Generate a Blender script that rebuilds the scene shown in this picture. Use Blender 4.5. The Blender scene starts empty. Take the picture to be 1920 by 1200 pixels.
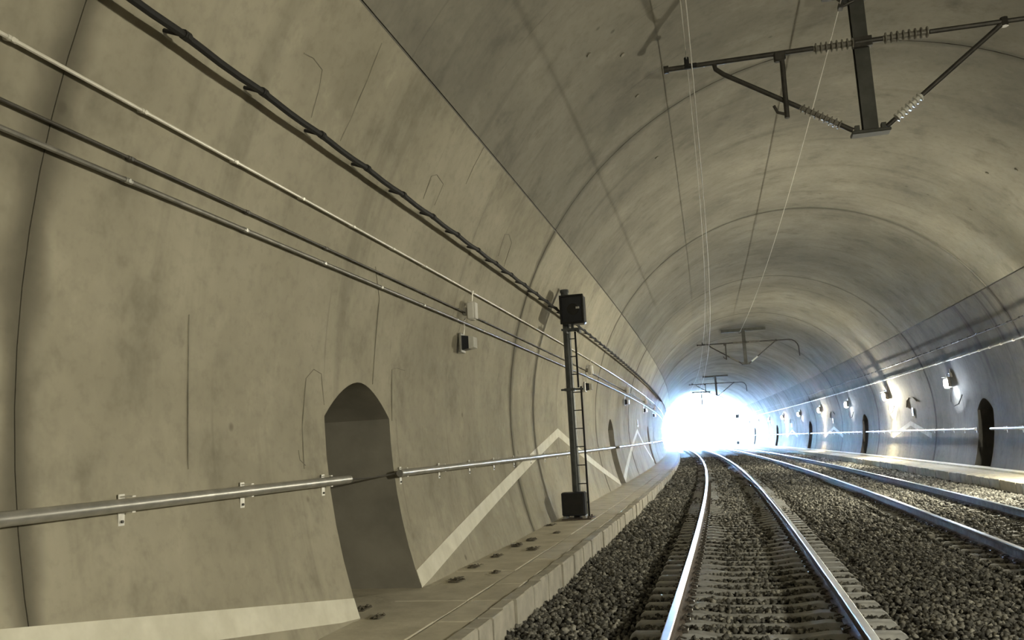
import bpy, math, random
import numpy as np
from mathutils import Matrix, Vector

random.seed(7)
rng = np.random.default_rng(7)
scn = bpy.context.scene
COL = scn.collection

# ------------------------------------------------------------------ camera
F_PX, YAW, PITCH, ROLL = 1610.08, -0.24827, 0.14567, 0.05290
CAM_U, CAM_Z = -0.1004, 1.5096
cd = bpy.data.cameras.new('camera'); cam = bpy.data.objects.new('camera', cd); COL.objects.link(cam)
cd.sensor_fit = 'HORIZONTAL'; cd.sensor_width = 36.0; cd.lens = F_PX * 36.0 / 1920.0
cd.clip_start = 0.05; cd.clip_end = 1000
fw = Vector((math.sin(YAW) * math.cos(PITCH), math.cos(YAW) * math.cos(PITCH), math.sin(PITCH)))
r0 = Vector((math.cos(YAW), -math.sin(YAW), 0)); u0 = r0.cross(fw)
rt = r0 * math.cos(ROLL) - u0 * math.sin(ROLL); upv = u0 * math.cos(ROLL) + r0 * math.sin(ROLL)
cam.matrix_world = Matrix(((rt.x, upv.x, -fw.x, CAM_U), (rt.y, upv.y, -fw.y, 0), (rt.z, upv.z, -fw.z, CAM_Z), (0, 0, 0, 1)))
scn.camera = cam

# ------------------------------------------------------------------ sky, light levels, exposure
w = bpy.data.worlds.new('sky'); scn.world = w; w.use_nodes = True
bg = w.node_tree.nodes['Background']
bg.inputs[0].default_value = (0.38, 0.62, 1.0, 1); bg.inputs[1].default_value = 330.0
LAMP_WARM, LAMP_WHITE = ((1.0, 0.92, 0.70), 3200.0), ((0.80, 0.89, 1.0), 420.0)      # colour and radiance of the two kinds of bulb
scn.view_settings.view_transform = 'Standard'; scn.view_settings.look = 'None'
scn.view_settings.exposure = 0.16; scn.view_settings.gamma = 1.0; scn.view_settings.use_curve_mapping = False
cy = scn.cycles
cy.use_denoising = True
cy.max_bounces = 5; cy.diffuse_bounces = 4; cy.glossy_bounces = 2
cy.use_adaptive_sampling = True; cy.adaptive_threshold = 0.08
cy.caustics_reflective = False; cy.caustics_refractive = False
cy.sample_clamp_indirect = 6.0

# ------------------------------------------------------------------ alignment of the curved tunnel
K0, K1 = 0.0011981, -7.33408e-06
_ds = 0.1
_s = np.arange(-800, 3001) * _ds
_k = np.where(_s < 0, K0, np.where(_s > 140, K0 + K1 * 140, K0 + K1 * _s))
_th = np.cumsum(_k * _ds); _th -= _th[800]
_x = np.cumsum(-np.sin(_th) * _ds); _y = np.cumsum(np.cos(_th) * _ds); _x -= _x[800]; _y -= _y[800]
def th_at(s): return float(np.interp(s, _s, _th))
def P(s, u, z):
    t = th_at(s)
    return (float(np.interp(s, _s, _x)) + u * math.cos(t), float(np.interp(s, _s, _y)) + u * math.sin(t), z)
UT, ZT, RT = 2.0884, 1.9415, 5.78          # tunnel circle
S_BACK, S_END = -42.0, 128.0
RING0, RSP = 3.68, 10.55                   # joints between lining rings
AJL, AJR = 0.587, 0.564                    # height angle of the long joints
ZL, ZR = 0.097, 0.055                       # walkway tops
def wu(side, z, off=0.0):
    r = RT - off
    return UT + side * math.sqrt(max(r * r - (z - ZT) ** 2, 0.0))
def wz(a, off=0.0): return ZT + (RT - off) * math.sin(a)
def wp(s, side, a, off=0.0):
    r = RT - off
    return P(s, UT + side * r * math.cos(a), ZT + r * math.sin(a))

# ------------------------------------------------------------------ materials
def new_mat(name):
    m = bpy.data.materials.new(name); m.use_nodes = True
    nt = m.node_tree; b = nt.nodes['Principled BSDF']
    return m, nt, b
def ramp(nt, src, stops):
    r = nt.nodes.new('ShaderNodeValToRGB'); el = r.color_ramp.elements
    while len(el) > 1: el.remove(el[-1])
    el[0].position = stops[0][0]; el[0].color = (*stops[0][1], 1)
    for p, c in stops[1:]:
        e = el.new(p); e.color = (*c, 1)
    nt.links.new(src, r.inputs[0]); return r.outputs[0]
def mix(nt, fac, a, b, mode='MIX'):
    n = nt.nodes.new('ShaderNodeMix'); n.data_type = 'RGBA'; n.blend_type = mode
    for sock, v in ((n.inputs[0], fac), (n.inputs[6], a), (n.inputs[7], b)):
        if hasattr(v, 'node'): nt.links.new(v, sock)
        else: sock.default_value = v if isinstance(v, (int, float)) else (*v, 1)
    return n.outputs[2]
def math_n(nt, op, a, b=None, c=None):
    n = nt.nodes.new('ShaderNodeMath'); n.operation = op
    for i, v in enumerate((a, b, c)):
        if v is None: continue
        if hasattr(v, 'node'): nt.links.new(v, n.inputs[i])
        else: n.inputs[i].default_value = v
    return n.outputs[0]
def noise(nt, vec, scale, detail=4, rough=0.55, sc=None):
    if sc:
        mp = nt.nodes.new('ShaderNodeMapping'); mp.inputs['Scale'].default_value = sc
        nt.links.new(vec, mp.inputs[0]); vec = mp.outputs[0]
    n = nt.nodes.new('ShaderNodeTexNoise'); n.inputs['Scale'].default_value = scale
    n.inputs['Detail'].default_value = detail; n.inputs['Roughness'].default_value = rough
    nt.links.new(vec, n.inputs['Vector']); return n.outputs[0]
def bump(nt, b, h, strength, dist=0.02):
    n = nt.nodes.new('ShaderNodeBump'); n.inputs['Strength'].default_value = strength; n.inputs['Distance'].default_value = dist
    nt.links.new(h, n.inputs['Height']); nt.links.new(n.outputs[0], b.inputs['Normal'])
def smooth(nt, v, lo, hi):
    n = nt.nodes.new('ShaderNodeMapRange'); n.interpolation_type = 'SMOOTHSTEP'
    nt.links.new(v, n.inputs[0]); n.inputs[1].default_value = lo; n.inputs[2].default_value = hi
    return n.outputs[0]

def lining_mat(name, light, dark, grime, dirt=0.3, joint=0.55):
    """concrete lining; UV holds (distance along the tunnel, length round the arch) in metres"""
    m, nt, b = new_mat(name)
    uv = nt.nodes.new('ShaderNodeUVMap'); uv.uv_map = 'sa'; v = uv.outputs[0]
    sep = nt.nodes.new('ShaderNodeSeparateXYZ'); nt.links.new(v, sep.inputs[0])
    blot = noise(nt, v, 0.33, 5, 0.66, (1, 0.9, 1))
    blot2 = noise(nt, v, 1.25, 5, 0.68, (1, 0.8, 1))
    streak = noise(nt, v, 1.0, 4, 0.6, (2.2, 0.15, 1))
    fine = noise(nt, v, 9.0, 3, 0.65)
    c = ramp(nt, blot, [(0.30, dark), (0.50, [(a + q) / 2 for a, q in zip(light, dark)]), (0.68, light)])
    c = mix(nt, math_n(nt, 'MULTIPLY', smooth(nt, blot2, 0.50, 0.74), 0.55), c, [q * 0.62 for q in dark])
    c = mix(nt, math_n(nt, 'MULTIPLY', smooth(nt, blot2, 0.46, 0.30), 0.30), c, [min(1, q * 1.22) for q in light])
    c = mix(nt, math_n(nt, 'MULTIPLY', smooth(nt, streak, 0.53, 0.75), dirt), c, grime)
    c = mix(nt, math_n(nt, 'MULTIPLY', smooth(nt, fine, 0.45, 0.75), 0.16), c, grime)
    # dirty run-down at the ring joints
    q = math_n(nt, 'MODULO', math_n(nt, 'ADD', sep.outputs[0], 105.5 * 2 - RING0 + RSP / 2), RSP)
    d = math_n(nt, 'ABSOLUTE', math_n(nt, 'SUBTRACT', q, RSP / 2))
    wob = math_n(nt, 'MULTIPLY_ADD', noise(nt, v, 1.3, 3), 0.8, -0.10)
    st = math_n(nt, 'SUBTRACT', 1.0, smooth(nt, math_n(nt, 'DIVIDE', d, wob), 0.0, 0.7))
    c = mix(nt, math_n(nt, 'MULTIPLY', st, joint), c, grime)
    # faint formwork seams
    q2 = math_n(nt, 'MODULO', math_n(nt, 'ADD', sep.outputs[0], 211 - RING0 + 0.88), 1.7583)
    d2 = math_n(nt, 'ABSOLUTE', math_n(nt, 'SUBTRACT', q2, 0.88))
    ln = math_n(nt, 'SUBTRACT', 1.0, smooth(nt, d2, 0.004, 0.022))
    ln = math_n(nt, 'MULTIPLY', ln, smooth(nt, noise(nt, v, 0.7, 2), 0.48, 0.62))
    c = mix(nt, math_n(nt, 'MULTIPLY', ln, 0.22), c, grime)
    # small dark pits and old fixing holes
    vo = nt.nodes.new('ShaderNodeTexVoronoi'); vo.inputs['Scale'].default_value = 1.1; nt.links.new(v, vo.inputs['Vector'])
    pit = math_n(nt, 'SUBTRACT', 1.0, smooth(nt, vo.outputs['Distance'], 0.02, 0.055))
    c = mix(nt, math_n(nt, 'MULTIPLY', pit, 0.55), c, grime)
    nt.links.new(c, b.inputs['Base Color'])
    b.inputs['Roughness'].default_value = 0.8; b.inputs['Specular IOR Level'].default_value = 0.18
    h = math_n(nt, 'ADD', math_n(nt, 'MULTIPLY', blot, 1.0), math_n(nt, 'MULTIPLY', fine, 0.12))
    h = math_n(nt, 'SUBTRACT', h, math_n(nt, 'MULTIPLY', ln, 0.25))
    bump(nt, b, h, 0.35, 0.03)
    return m

def simple_mat(name, a, bcol, scale=6.0, rough=0.7, metal=0.0, bstr=0.3, coord='Object', detail=4):
    m, nt, b = new_mat(name)
    tc = nt.nodes.new('ShaderNodeTexCoord'); v = tc.outputs[coord]
    n = noise(nt, v, scale, detail, 0.6)
    nt.links.new(ramp(nt, n, [(0.32, a), (0.68, bcol)]), b.inputs['Base Color'])
    b.inputs['Roughness'].default_value = rough; b.inputs['Metallic'].default_value = metal
    if bstr: bump(nt, b, noise(nt, v, scale * 6, 3), bstr, 0.01)
    return m
def emit_mat(name, col, strength):
    m, nt, b = new_mat(name)
    tc = nt.nodes.new('ShaderNodeTexCoord')
    n = noise(nt, tc.outputs['Object'], 3.0, 1)
    nt.links.new(ramp(nt, n, [(0.0, col), (1.0, [min(1, x * 1.03) for x in col])]), b.inputs['Emission Color'])
    b.inputs['Base Color'].default_value = (0.8, 0.8, 0.8, 1)
    b.inputs['Emission Strength'].default_value = strength
    return m

M = {}
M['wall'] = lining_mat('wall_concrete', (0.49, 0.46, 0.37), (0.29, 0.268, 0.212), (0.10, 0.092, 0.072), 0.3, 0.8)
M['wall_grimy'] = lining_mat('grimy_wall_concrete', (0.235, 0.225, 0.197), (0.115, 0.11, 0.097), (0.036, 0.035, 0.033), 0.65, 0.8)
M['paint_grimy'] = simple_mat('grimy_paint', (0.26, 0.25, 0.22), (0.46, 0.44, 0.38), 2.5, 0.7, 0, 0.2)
M['vault'] = lining_mat('vault_concrete', (0.335, 0.317, 0.27), (0.19, 0.18, 0.152), (0.08, 0.076, 0.065))
M['backing'] = simple_mat('joint_mortar', (0.11, 0.104, 0.09), (0.17, 0.16, 0.138), 2.0)
M['niche'] = simple_mat('niche_concrete', (0.20, 0.19, 0.165), (0.30, 0.285, 0.245), 1.6)
M['niche_shaded'] = simple_mat('shaded_niche_concrete', (0.04, 0.039, 0.036), (0.085, 0.082, 0.075), 1.6)  # shade inside the lamp-side niches, put into a darker concrete colour
M['scar'] = simple_mat('dark_scar', (0.19, 0.178, 0.143), (0.30, 0.28, 0.225), 5.0)
M['paint'] = simple_mat('worn_white_paint', (0.66, 0.64, 0.54), (0.82, 0.80, 0.70), 3.5, 0.7, 0, 0.2)
M['walk'] = simple_mat('walkway_concrete', (0.50, 0.465, 0.375), (0.68, 0.635, 0.53), 3.0, 0.8, 0, 0.4)
M['kerb'] = simple_mat('kerb_concrete', (0.38, 0.36, 0.31), (0.56, 0.53, 0.46), 4.0, 0.8, 0, 0.4)
M['bed'] = simple_mat('ballast_bed', (0.02, 0.02, 0.019), (0.06, 0.058, 0.054), 18.0, 0.95, 0, 0.8)
M['sleeper'] = simple_mat('sleeper_concrete', (0.30, 0.305, 0.31), (0.46, 0.465, 0.465), 7.0, 0.75, 0, 0.3)
M['rail_top'] = simple_mat('polished_rail', (0.50, 0.51, 0.53), (0.62, 0.63, 0.65), 3.0, 0.34, 1.0, 0.03)
M['rust'] = simple_mat('rusted_steel', (0.075, 0.058, 0.046), (0.16, 0.125, 0.10), 9.0, 0.75, 0.2, 0.3)
M['clip'] = simple_mat('spring_steel', (0.10, 0.09, 0.08), (0.20, 0.18, 0.16), 12.0, 0.45, 0.6, 0.1)
M['galv'] = simple_mat('galvanised_steel', (0.33, 0.33, 0.31), (0.47, 0.46, 0.44), 8.0, 0.38, 0.55, 0.05)
M['bright'] = simple_mat('bright_zinc', (0.62, 0.61, 0.57), (0.80, 0.79, 0.75), 14.0, 0.4, 0.2, 0.05)
M['pipe'] = simple_mat('pale_conduit', (0.62, 0.60, 0.54), (0.78, 0.76, 0.70), 7.0, 0.35, 0.1, 0.05)
M['dcable'] = simple_mat('dark_cable', (0.045, 0.042, 0.036), (0.085, 0.078, 0.066), 10.0, 0.5, 0, 0.05)
M['gconduit'] = simple_mat('grey_conduit', (0.16, 0.155, 0.14), (0.27, 0.26, 0.235), 9.0, 0.4, 0.4, 0.05)
M['black'] = simple_mat('black_rubber', (0.007, 0.007, 0.007), (0.014, 0.0135, 0.013), 10.0, 0.75, 0, 0.05)
M['navy'] = simple_mat('black_enamel', (0.012, 0.014, 0.021), (0.022, 0.025, 0.036), 4.0, 0.32, 0, 0.02)
M['mast'] = simple_mat('grey_mast_paint', (0.055, 0.062, 0.068), (0.10, 0.11, 0.115), 5.0, 0.42, 0.2, 0.04)
M['post'] = simple_mat('dull_steel_post', (0.060, 0.062, 0.056), (0.095, 0.097, 0.088), 5.0, 0.55, 0.3, 0.05)
M['tube'] = simple_mat('dark_steel_tube', (0.040, 0.038, 0.034), (0.075, 0.070, 0.062), 8.0, 0.55, 0.3, 0.05)
M['insul'] = simple_mat('glazed_insulator', (0.16, 0.15, 0.13), (0.26, 0.25, 0.22), 8.0, 0.18, 0, 0.0)
M['glassins'] = simple_mat('pale_insulator', (0.70, 0.70, 0.66), (0.82, 0.82, 0.78), 8.0, 0.12, 0, 0.0)
M['copper'] = simple_mat('worn_copper_wire', (0.72, 0.70, 0.65), (0.85, 0.83, 0.79), 4.0, 0.35, 0.2, 0.0)
M['white'] = simple_mat('white_enamel', (0.72, 0.71, 0.68), (0.82, 0.81, 0.78), 6.0, 0.4, 0, 0.02)
M['lens'] = simple_mat('cloudy_lens', (0.55, 0.55, 0.52), (0.70, 0.70, 0.67), 5.0, 0.2, 0, 0.0)
M['debris'] = simple_mat('dead_weed', (0.09, 0.08, 0.06), (0.19, 0.17, 0.13), 20.0, 0.9, 0, 0.2)
M['ground'] = simple_mat('pale_ground', (0.50, 0.48, 0.44), (0.62, 0.60, 0.56), 0.8, 0.9)
M['bulb_warm'] = emit_mat('lit_lamp_warm', *LAMP_WARM)
M['bulb_dim'] = emit_mat('lit_lamp_dim', LAMP_WARM[0], LAMP_WARM[1] * 0.4)
M['bulb_white'] = emit_mat('lit_lamp_white', *LAMP_WHITE)
# stone: colour varies from stone to stone
m, nt, b = new_mat('ballast_stone')
g = nt.nodes.new('ShaderNodeNewGeometry')
nt.links.new(ramp(nt, g.outputs['Random Per Island'], [(0.0, (0.04, 0.0395, 0.037)), (0.5, (0.14, 0.138, 0.127)), (0.85, (0.26, 0.254, 0.23)), (1.0, (0.42, 0.41, 0.37))]), b.inputs['Base Color'])
b.inputs['Roughness'].default_value = 0.85
M['stone'] = m

# ------------------------------------------------------------------ mesh helpers
class MB:
    def __init__(self): self.v = []; self.f = []; self.mi = []; self.uv = None
    def add(self, vs, fs, mi=0):
        o = len(self.v); self.v += [tuple(p) for p in vs]
        self.f += [tuple(i + o for i in q) for q in fs]; self.mi += [mi] * len(fs); return self
    def box(self, c, s, rot=None, mi=0, bev=0.0):
        hx, hy, hz = s[0] / 2, s[1] / 2, s[2] / 2
        k = min(bev, hx * .9, hy * .9, hz * .9)
        if k > 0:
            vs, ring = [], []
            for z, d in ((-hz, k), (-hz + k, 0), (hz - k, 0), (hz, k)):
                ring.append(len(vs))
                x, y, q = hx - d, hy - d, k
                if d: q = k * 0.5
                vs += [(-x + q, -y, z), (x - q, -y, z), (x, -y + q, z), (x, y - q, z), (x - q, y, z), (-x + q, y, z), (-x, y - q, z), (-x, -y + q, z)]
            fs = [tuple(range(7, -1, -1)), tuple(range(24, 32))]
            for a, e in zip(ring[:-1], ring[1:]):
                for i in range(8): fs.append((a + i, a + (i + 1) % 8, e + (i + 1) % 8, e + i))
        else:
            vs = [(x, y, z) for z in (-hz, hz) for x, y in ((-hx, -hy), (hx, -hy), (hx, hy), (-hx, hy))]
            fs = [(3, 2, 1, 0), (4, 5, 6, 7), (0, 1, 5, 4), (1, 2, 6, 5), (2, 3, 7, 6), (3, 0, 4, 7)]
        if rot is not None: vs = [tuple(rot @ Vector(p)) for p in vs]
        return self.add([(p[0] + c[0], p[1] + c[1], p[2] + c[2]) for p in vs], fs, mi)
    def tube(self, pts, r, n=8, mi=0, caps=True):
        pts = [Vector(p) for p in pts]; rr = r if isinstance(r, (list, tuple)) else [r] * len(pts)
        vs = []; ref = None
        for i, p in enumerate(pts):
            t = (pts[min(i + 1, len(pts) - 1)] - pts[max(i - 1, 0)]).normalized()
            if ref is None: ref = Vector((0, 0, 1)) if abs(t.z) < 0.9 else Vector((1, 0, 0))
            a = t.cross(ref)
            if a.length < 1e-5: a = t.cross(Vector((0.3, 1, 0.2)))
            a.normalize(); bb = a.cross(t).normalized(); ref = bb
            for k in range(n):
                q = 2 * math.pi * k / n
                vs.append(p + (a * math.cos(q) + bb * math.sin(q)) * rr[i])
        fs = []
        for i in range(len(pts) - 1):
            for k in range(n):
                fs.append((i * n + k, i * n + (k + 1) % n, (i + 1) * n + (k + 1) % n, (i + 1) * n + k))
        if caps: fs += [tuple(range(n - 1, -1, -1)), tuple(range((len(pts) - 1) * n, len(pts) * n))]
        return self.add(vs, fs, mi)
    def ribbed(self, a, b, r0, r1, count, n=12, mi=0):
        a, b = Vector(a), Vector(b); pts, rs = [], []
        for i in range(count):
            for t, r in ((0.05, r0), (0.35, r0), (0.45, r1), (0.65, r1), (0.8, r0)):
                pts.append(a.lerp(b, (i + t) / count)); rs.append(r)
        return self.tube(pts, rs, n, mi)
    def prism(self, poly, axis, lo, hi, mi=0):
        n = len(poly)
        def pt(q, t):
            return {'x': (t, q[0], q[1]), 'y': (q[0], t, q[1]), 'z': (q[0], q[1], t)}[axis]
        vs = [pt(q, lo) for q in poly] + [pt(q, hi) for q in poly]
        fs = [tuple(range(n - 1, -1, -1)), tuple(range(n, 2 * n))] + [(i, (i + 1) % n, n + (i + 1) % n, n + i) for i in range(n)]
        return self.add(vs, fs, mi)
    def mesh(self, name, mats, smooth=False):
        me = bpy.data.meshes.new(name); me.from_pydata(self.v, [], self.f)
        for mm in (mats if isinstance(mats, (list, tuple)) else [mats]): me.materials.append(M[mm] if isinstance(mm, str) else mm)
        me.polygons.foreach_set('material_index', self.mi)
        if self.uv is not None:
            lay = me.uv_layers.new(name='sa'); li = np.empty(len(me.loops), dtype=np.int32); me.loops.foreach_get('vertex_index', li)
            lay.data.foreach_set('uv', np.asarray(self.uv, dtype=np.float32)[li].ravel())
        import bmesh
        bm = bmesh.new(); bm.from_mesh(me); bmesh.ops.recalc_face_normals(bm, faces=bm.faces); bm.to_mesh(me); bm.free()
        if smooth:
            me.shade_smooth() if hasattr(me, 'shade_smooth') else me.polygons.foreach_set('use_smooth', [True] * len(me.polygons))
            if smooth != 'all':
                try: me.set_sharp_from_angle(angle=math.radians(40))
                except Exception: pass
        me.update(); return me
    def build(self, name, mats, parent=None, smooth=False):
        return link(name, self.mesh(name, mats, smooth), parent)

def link(name, me, parent=None):
    o = bpy.data.objects.new(name, me); COL.objects.link(o)
    if parent is not None: o.parent = parent
    return o
def tag(o, label=None, cat=None, group=None, kind=None):
    if label: o['label'] = label
    if cat: o['category'] = cat
    if group: o['group'] = group
    if kind: o['kind'] = kind
    return o
def thing(name, s, u, z, label, cat, group=None, flip=False):
    o = bpy.data.objects.new(name, None); COL.objects.link(o); o.empty_display_size = 0.1
    o.location = P(s, u, z); o.rotation_euler = (0, 0, th_at(s) + (math.pi if flip else 0))
    return tag(o, label, cat, group)
def root(name, label, cat, group=None, kind=None):
    o = bpy.data.objects.new(name, None); COL.objects.link(o); o.empty_display_size = 0.1
    return tag(o, label, cat, group, kind)
def copy_tree(o, parent=None):
    c = o.copy(); COL.objects.link(c)
    if parent is not None: c.parent = parent
    for ch in o.children: copy_tree(ch, c)
    return c
def frange(a, b, step):
    n = max(1, int(math.ceil((b - a) / step - 1e-6))); return [a + (b - a) * i / n for i in range(n + 1)]
def srange(a, b):                       # finer near the camera
    out = [a]
    while out[-1] < b - 1e-6:
        out.append(min(b, out[-1] + (0.5 if out[-1] < 20 else 1.0 if out[-1] < 60 else 2.0)))
    return out

# ------------------------------------------------------------------ lining: walls and vault
NW, Z_SPR, Z_TOP = 0.775, 1.87, 2.22       # niche half width, springing, apex
NICHE_L = [7.975, 28.55, 49.2]
NICHE_R = [29.42, 49.35, 70.0, 91.3, 112.5]
A_BOT = math.asin((-0.32 - ZT) / RT)
def arch_z(x):                             # x in -1..1 across the niche
    return Z_SPR + (Z_TOP - Z_SPR) * max(0.0, 1 - abs(x) ** 1.8)
def ang_of(z): return math.asin((z - ZT) / RT)

def lining_strip(mb, s0, s1, side, a_lo, a_hi, r, flange, holes, na, sstep):
    """curved concrete strip at radius r with its four edges turned outward by flange; holes are niches cut up from the foot"""
    cuts = sorted({s0, s1, *[h + k for h in holes for k in (-NW, NW) if s0 < h + k < s1]})
    for a, e in zip(cuts[:-1], cuts[1:]):
        mid = (a + e) / 2; hole = next((h for h in holes if abs(mid - h) < NW), None)
        ss = frange(a, e, 0.11 if hole else sstep)
        base = len(mb.v); vs, uvs, fs = [], [], []
        for s in ss:
            lo = ang_of(arch_z((s - hole) / NW)) if hole else a_lo
            for j in range(na + 1):
                t = lo + (a_hi - lo) * j / na
                vs.append(wp(s, side, t, RT - r)); uvs.append((s, t * RT + 40 * (side < 0)))
        n = na + 1
        for i in range(len(ss) - 1):
            for j in range(na): fs.append((i * n + j, (i + 1) * n + j, (i + 1) * n + j + 1, i * n + j + 1))
        # flanges
        def fl(idx, ai, si):
            k0 = len(vs)
            for q in idx: 
                vs.append(wp(si(q), side, ai(q), RT - r - flange)); uvs.append(uvs[q])
            for q in range(len(idx) - 1): fs.append((idx[q], idx[q + 1], k0 + q + 1, k0 + q))
        S_of = lambda q: ss[q // n]
        A_of = lambda q: (uvs[q][1] - 40 * (side < 0)) / RT
        if flange:
            fl([i * n + na for i in range(len(ss))], A_of, S_of)
            if not hole: fl([i * n for i in range(len(ss))], A_of, S_of)
            if a == s0: fl(list(range(n)), A_of, S_of)
            if e == s1: fl([(len(ss) - 1) * n + j for j in range(n)], A_of, S_of)
        mb.add(vs, fs); mb.uv = (mb.uv or []) + uvs

rings = [S_BACK]
k = math.ceil((S_BACK - RING0) / RSP + 0.05)
while RING0 + RSP * k < S_END - 0.5: rings.append(RING0 + RSP * k); k += 1
rings.append(S_END)
def gap(r): return 0.003 if abs(r - RING0) < 0.1 else (0.010 if r < 20 else 0.026)

def build_wall(side, name, label, aj, niches):
    mb = MB(); lining_strip(mb, S_BACK, S_END, side, A_BOT - 0.05, aj + 0.02, RT + 0.022, 0, niches, 16, 1.2)
    wall = tag(mb.build(name, 'backing', None, True), label, 'wall', kind='structure')
    for a, e in zip(rings[:-1], rings[1:]):
        hs = [h for h in niches if a < h < e]
        mb = MB(); lining_strip(mb, a + gap(a), e - gap(e), side, A_BOT, aj - 0.0022, RT + random.uniform(0, 0.007), 0.03, hs, 18, 0.7)
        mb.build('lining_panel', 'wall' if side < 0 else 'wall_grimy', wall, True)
    for h in niches:                      # the recess behind each opening
        ol = [(h - NW, -0.3)] + [(h - NW, z) for z in frange(0.0, Z_SPR, 0.3)]
        ol += [(q, arch_z((q - h) / NW)) for q in frange(h - NW, h + NW, 0.11)[1:-1]]
        ol += [(h + NW, z) for z in reversed(frange(0.0, Z_SPR, 0.3))] + [(h + NW, -0.3)]
        ub = wu(side, ZT) + side * 1.05
        mb = MB(); n = len(ol)
        fr = [P(s, wu(side, z, 0.0005), z) for s, z in ol]; bk = [P(s, ub, z) for s, z in ol]
        mb.add(fr + bk, [(i, i + 1, n + i + 1, n + i) for i in range(n - 1)] + [tuple(range(n, 2 * n))])
        mb.build('niche_lining', 'niche' if side < 0 else 'niche_shaded', wall, True)
        zt = ZL if side < 0 else ZR
        mb = MB(); ss = [h - NW, h + NW]
        mb.add([P(h - NW, wu(side, zt), zt), P(h + NW, wu(side, zt), zt), P(h + NW, ub, zt), P(h - NW, ub, zt)], [(0, 1, 2, 3)])
        mb.add([P(h - NW, wu(side, zt), zt - .2), P(h + NW, wu(side, zt), zt - .2), P(h + NW, ub, zt - .2), P(h - NW, ub, zt - .2)], [(0, 1, 2, 3)])
        mb.build('niche_floor', 'walk', wall)
    return wall

wall_left = build_wall(-1, 'wall_left', 'curved concrete tunnel wall carrying the handrail behind the signal mast', AJL, NICHE_L)
wall_right = build_wall(1, 'wall_right', 'curved concrete tunnel wall carrying the row of glowing lamps', AJR, NICHE_R)

def vault(mb, s0, s1, r, flange, na, sstep, a0, a1):
    ss = frange(s0, s1, sstep); n = na + 1; vs, uvs, fs = [], [], []
    def pt(s, t, rr): return P(s, UT - rr * math.cos(t), ZT + rr * math.sin(t))
    for s in ss:
        for j in range(n):
            t = a0 + (a1 - a0) * j / na; vs.append(pt(s, t, r)); uvs.append((s, t * RT + 80))
    for i in range(len(ss) - 1):
        for j in range(na): fs.append((i * n + j, (i + 1) * n + j, (i + 1) * n + j + 1, i * n + j + 1))
    if flange:
        for idx in ([i * n for i in range(len(ss))], [i * n + na for i in range(len(ss))], list(range(n)), [(len(ss) - 1) * n + j for j in range(n)]):
            k0 = len(vs)
            for q in idx: vs.append(pt(uvs[q][0], (uvs[q][1] - 80) / RT, r + flange)); uvs.append(uvs[q])
            for q in range(len(idx) - 1): fs.append((idx[q], idx[q + 1], k0 + q + 1, k0 + q))
    mb.add(vs, fs); mb.uv = (mb.uv or []) + uvs
mb = MB(); vault(mb, S_BACK, S_END, RT + 0.024, 0, 40, 1.2, AJL - 0.02, math.pi - AJR + 0.02)
ceiling = tag(mb.build('ceiling', 'backing', None, True), 'round concrete tunnel vault cast in rings', 'ceiling', kind='structure')
for a, e in zip(rings[:-1], rings[1:]):
    mb = MB(); vault(mb, a + gap(a), e - gap(e), RT + random.uniform(0, 0.009), 0.03, 44, 0.7, AJL + 0.0022, math.pi - AJR - 0.0022)
    mb.build('lining_panel', 'vault', ceiling, True)
# the tunnel goes on behind the viewer: an added cap far back keeps daylight out
mb = MB(); nb = 48
mb.add([P(S_BACK, UT + (RT + .1) * math.cos(2 * math.pi * i / nb), ZT + (RT + .1) * math.sin(2 * math.pi * i / nb)) for i in range(nb)], [tuple(range(nb))])
tag(mb.build('daylight_cap', 'backing'), 'added unseen cap closing off the tunnel behind the viewer', 'wall', kind='structure')

# painted chevrons
def stripe(side, pts, wz_, parent, mat='paint'):
    """painted band: pts = [(s, z of upper edge)...], vertical width wz_, following the curved wall"""
    zmin = (ZL if side < 0 else ZR) + 0.002
    mb = MB(); path = []
    for (sa, za), (sb, zb) in zip(pts[:-1], pts[1:]):
        for i, s in enumerate(frange(sa, sb, 0.35)):
            if path and i == 0: continue
            t = (s - sa) / (sb - sa); path.append((s, za + (zb - za) * t))
    vs, fs = [], []
    for s, z in path:
        zl = max(z - wz_, zmin); zh = max(z, zmin + 0.001)
        for zz, off in ((zh, 0.004), (zh * .5 + zl * .5, 0.004), (zl, 0.004), (zl, -0.001), (zh, -0.001)):
            vs.append(P(s, wu(side, zz, off), zz))
    for i in range(len(path) - 1):
        for j in range(5): fs.append((i * 5 + j, (i + 1) * 5 + j, (i + 1) * 5 + (j + 1) % 5, i * 5 + (j + 1) % 5))
    mb.add(vs, fs)
    return mb.build('chevron_stripe', mat, parent)
for pts in ([(-4.2, 1.84), (7.19, 0.268)], [(8.76, 0.275), (18.55, 1.84), (27.76, 0.275)], [(29.34, 0.3), (40.2, 2.0), (48.4, 0.4)]):
    tag(stripe(-1, pts, 0.185, wall_left), 'pale painted chevron band pointing up')
for c in [19.0] + [(a + e) / 2 for a, e in zip(NICHE_R[:-1], NICHE_R[1:])]:
    tag(stripe(1, [(c - 3.4, 1.15), (c, 1.68), (c + 3.4, 1.15)], 0.20, wall_right, 'paint_grimy'), 'pale painted chevron band pointing up')

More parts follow.
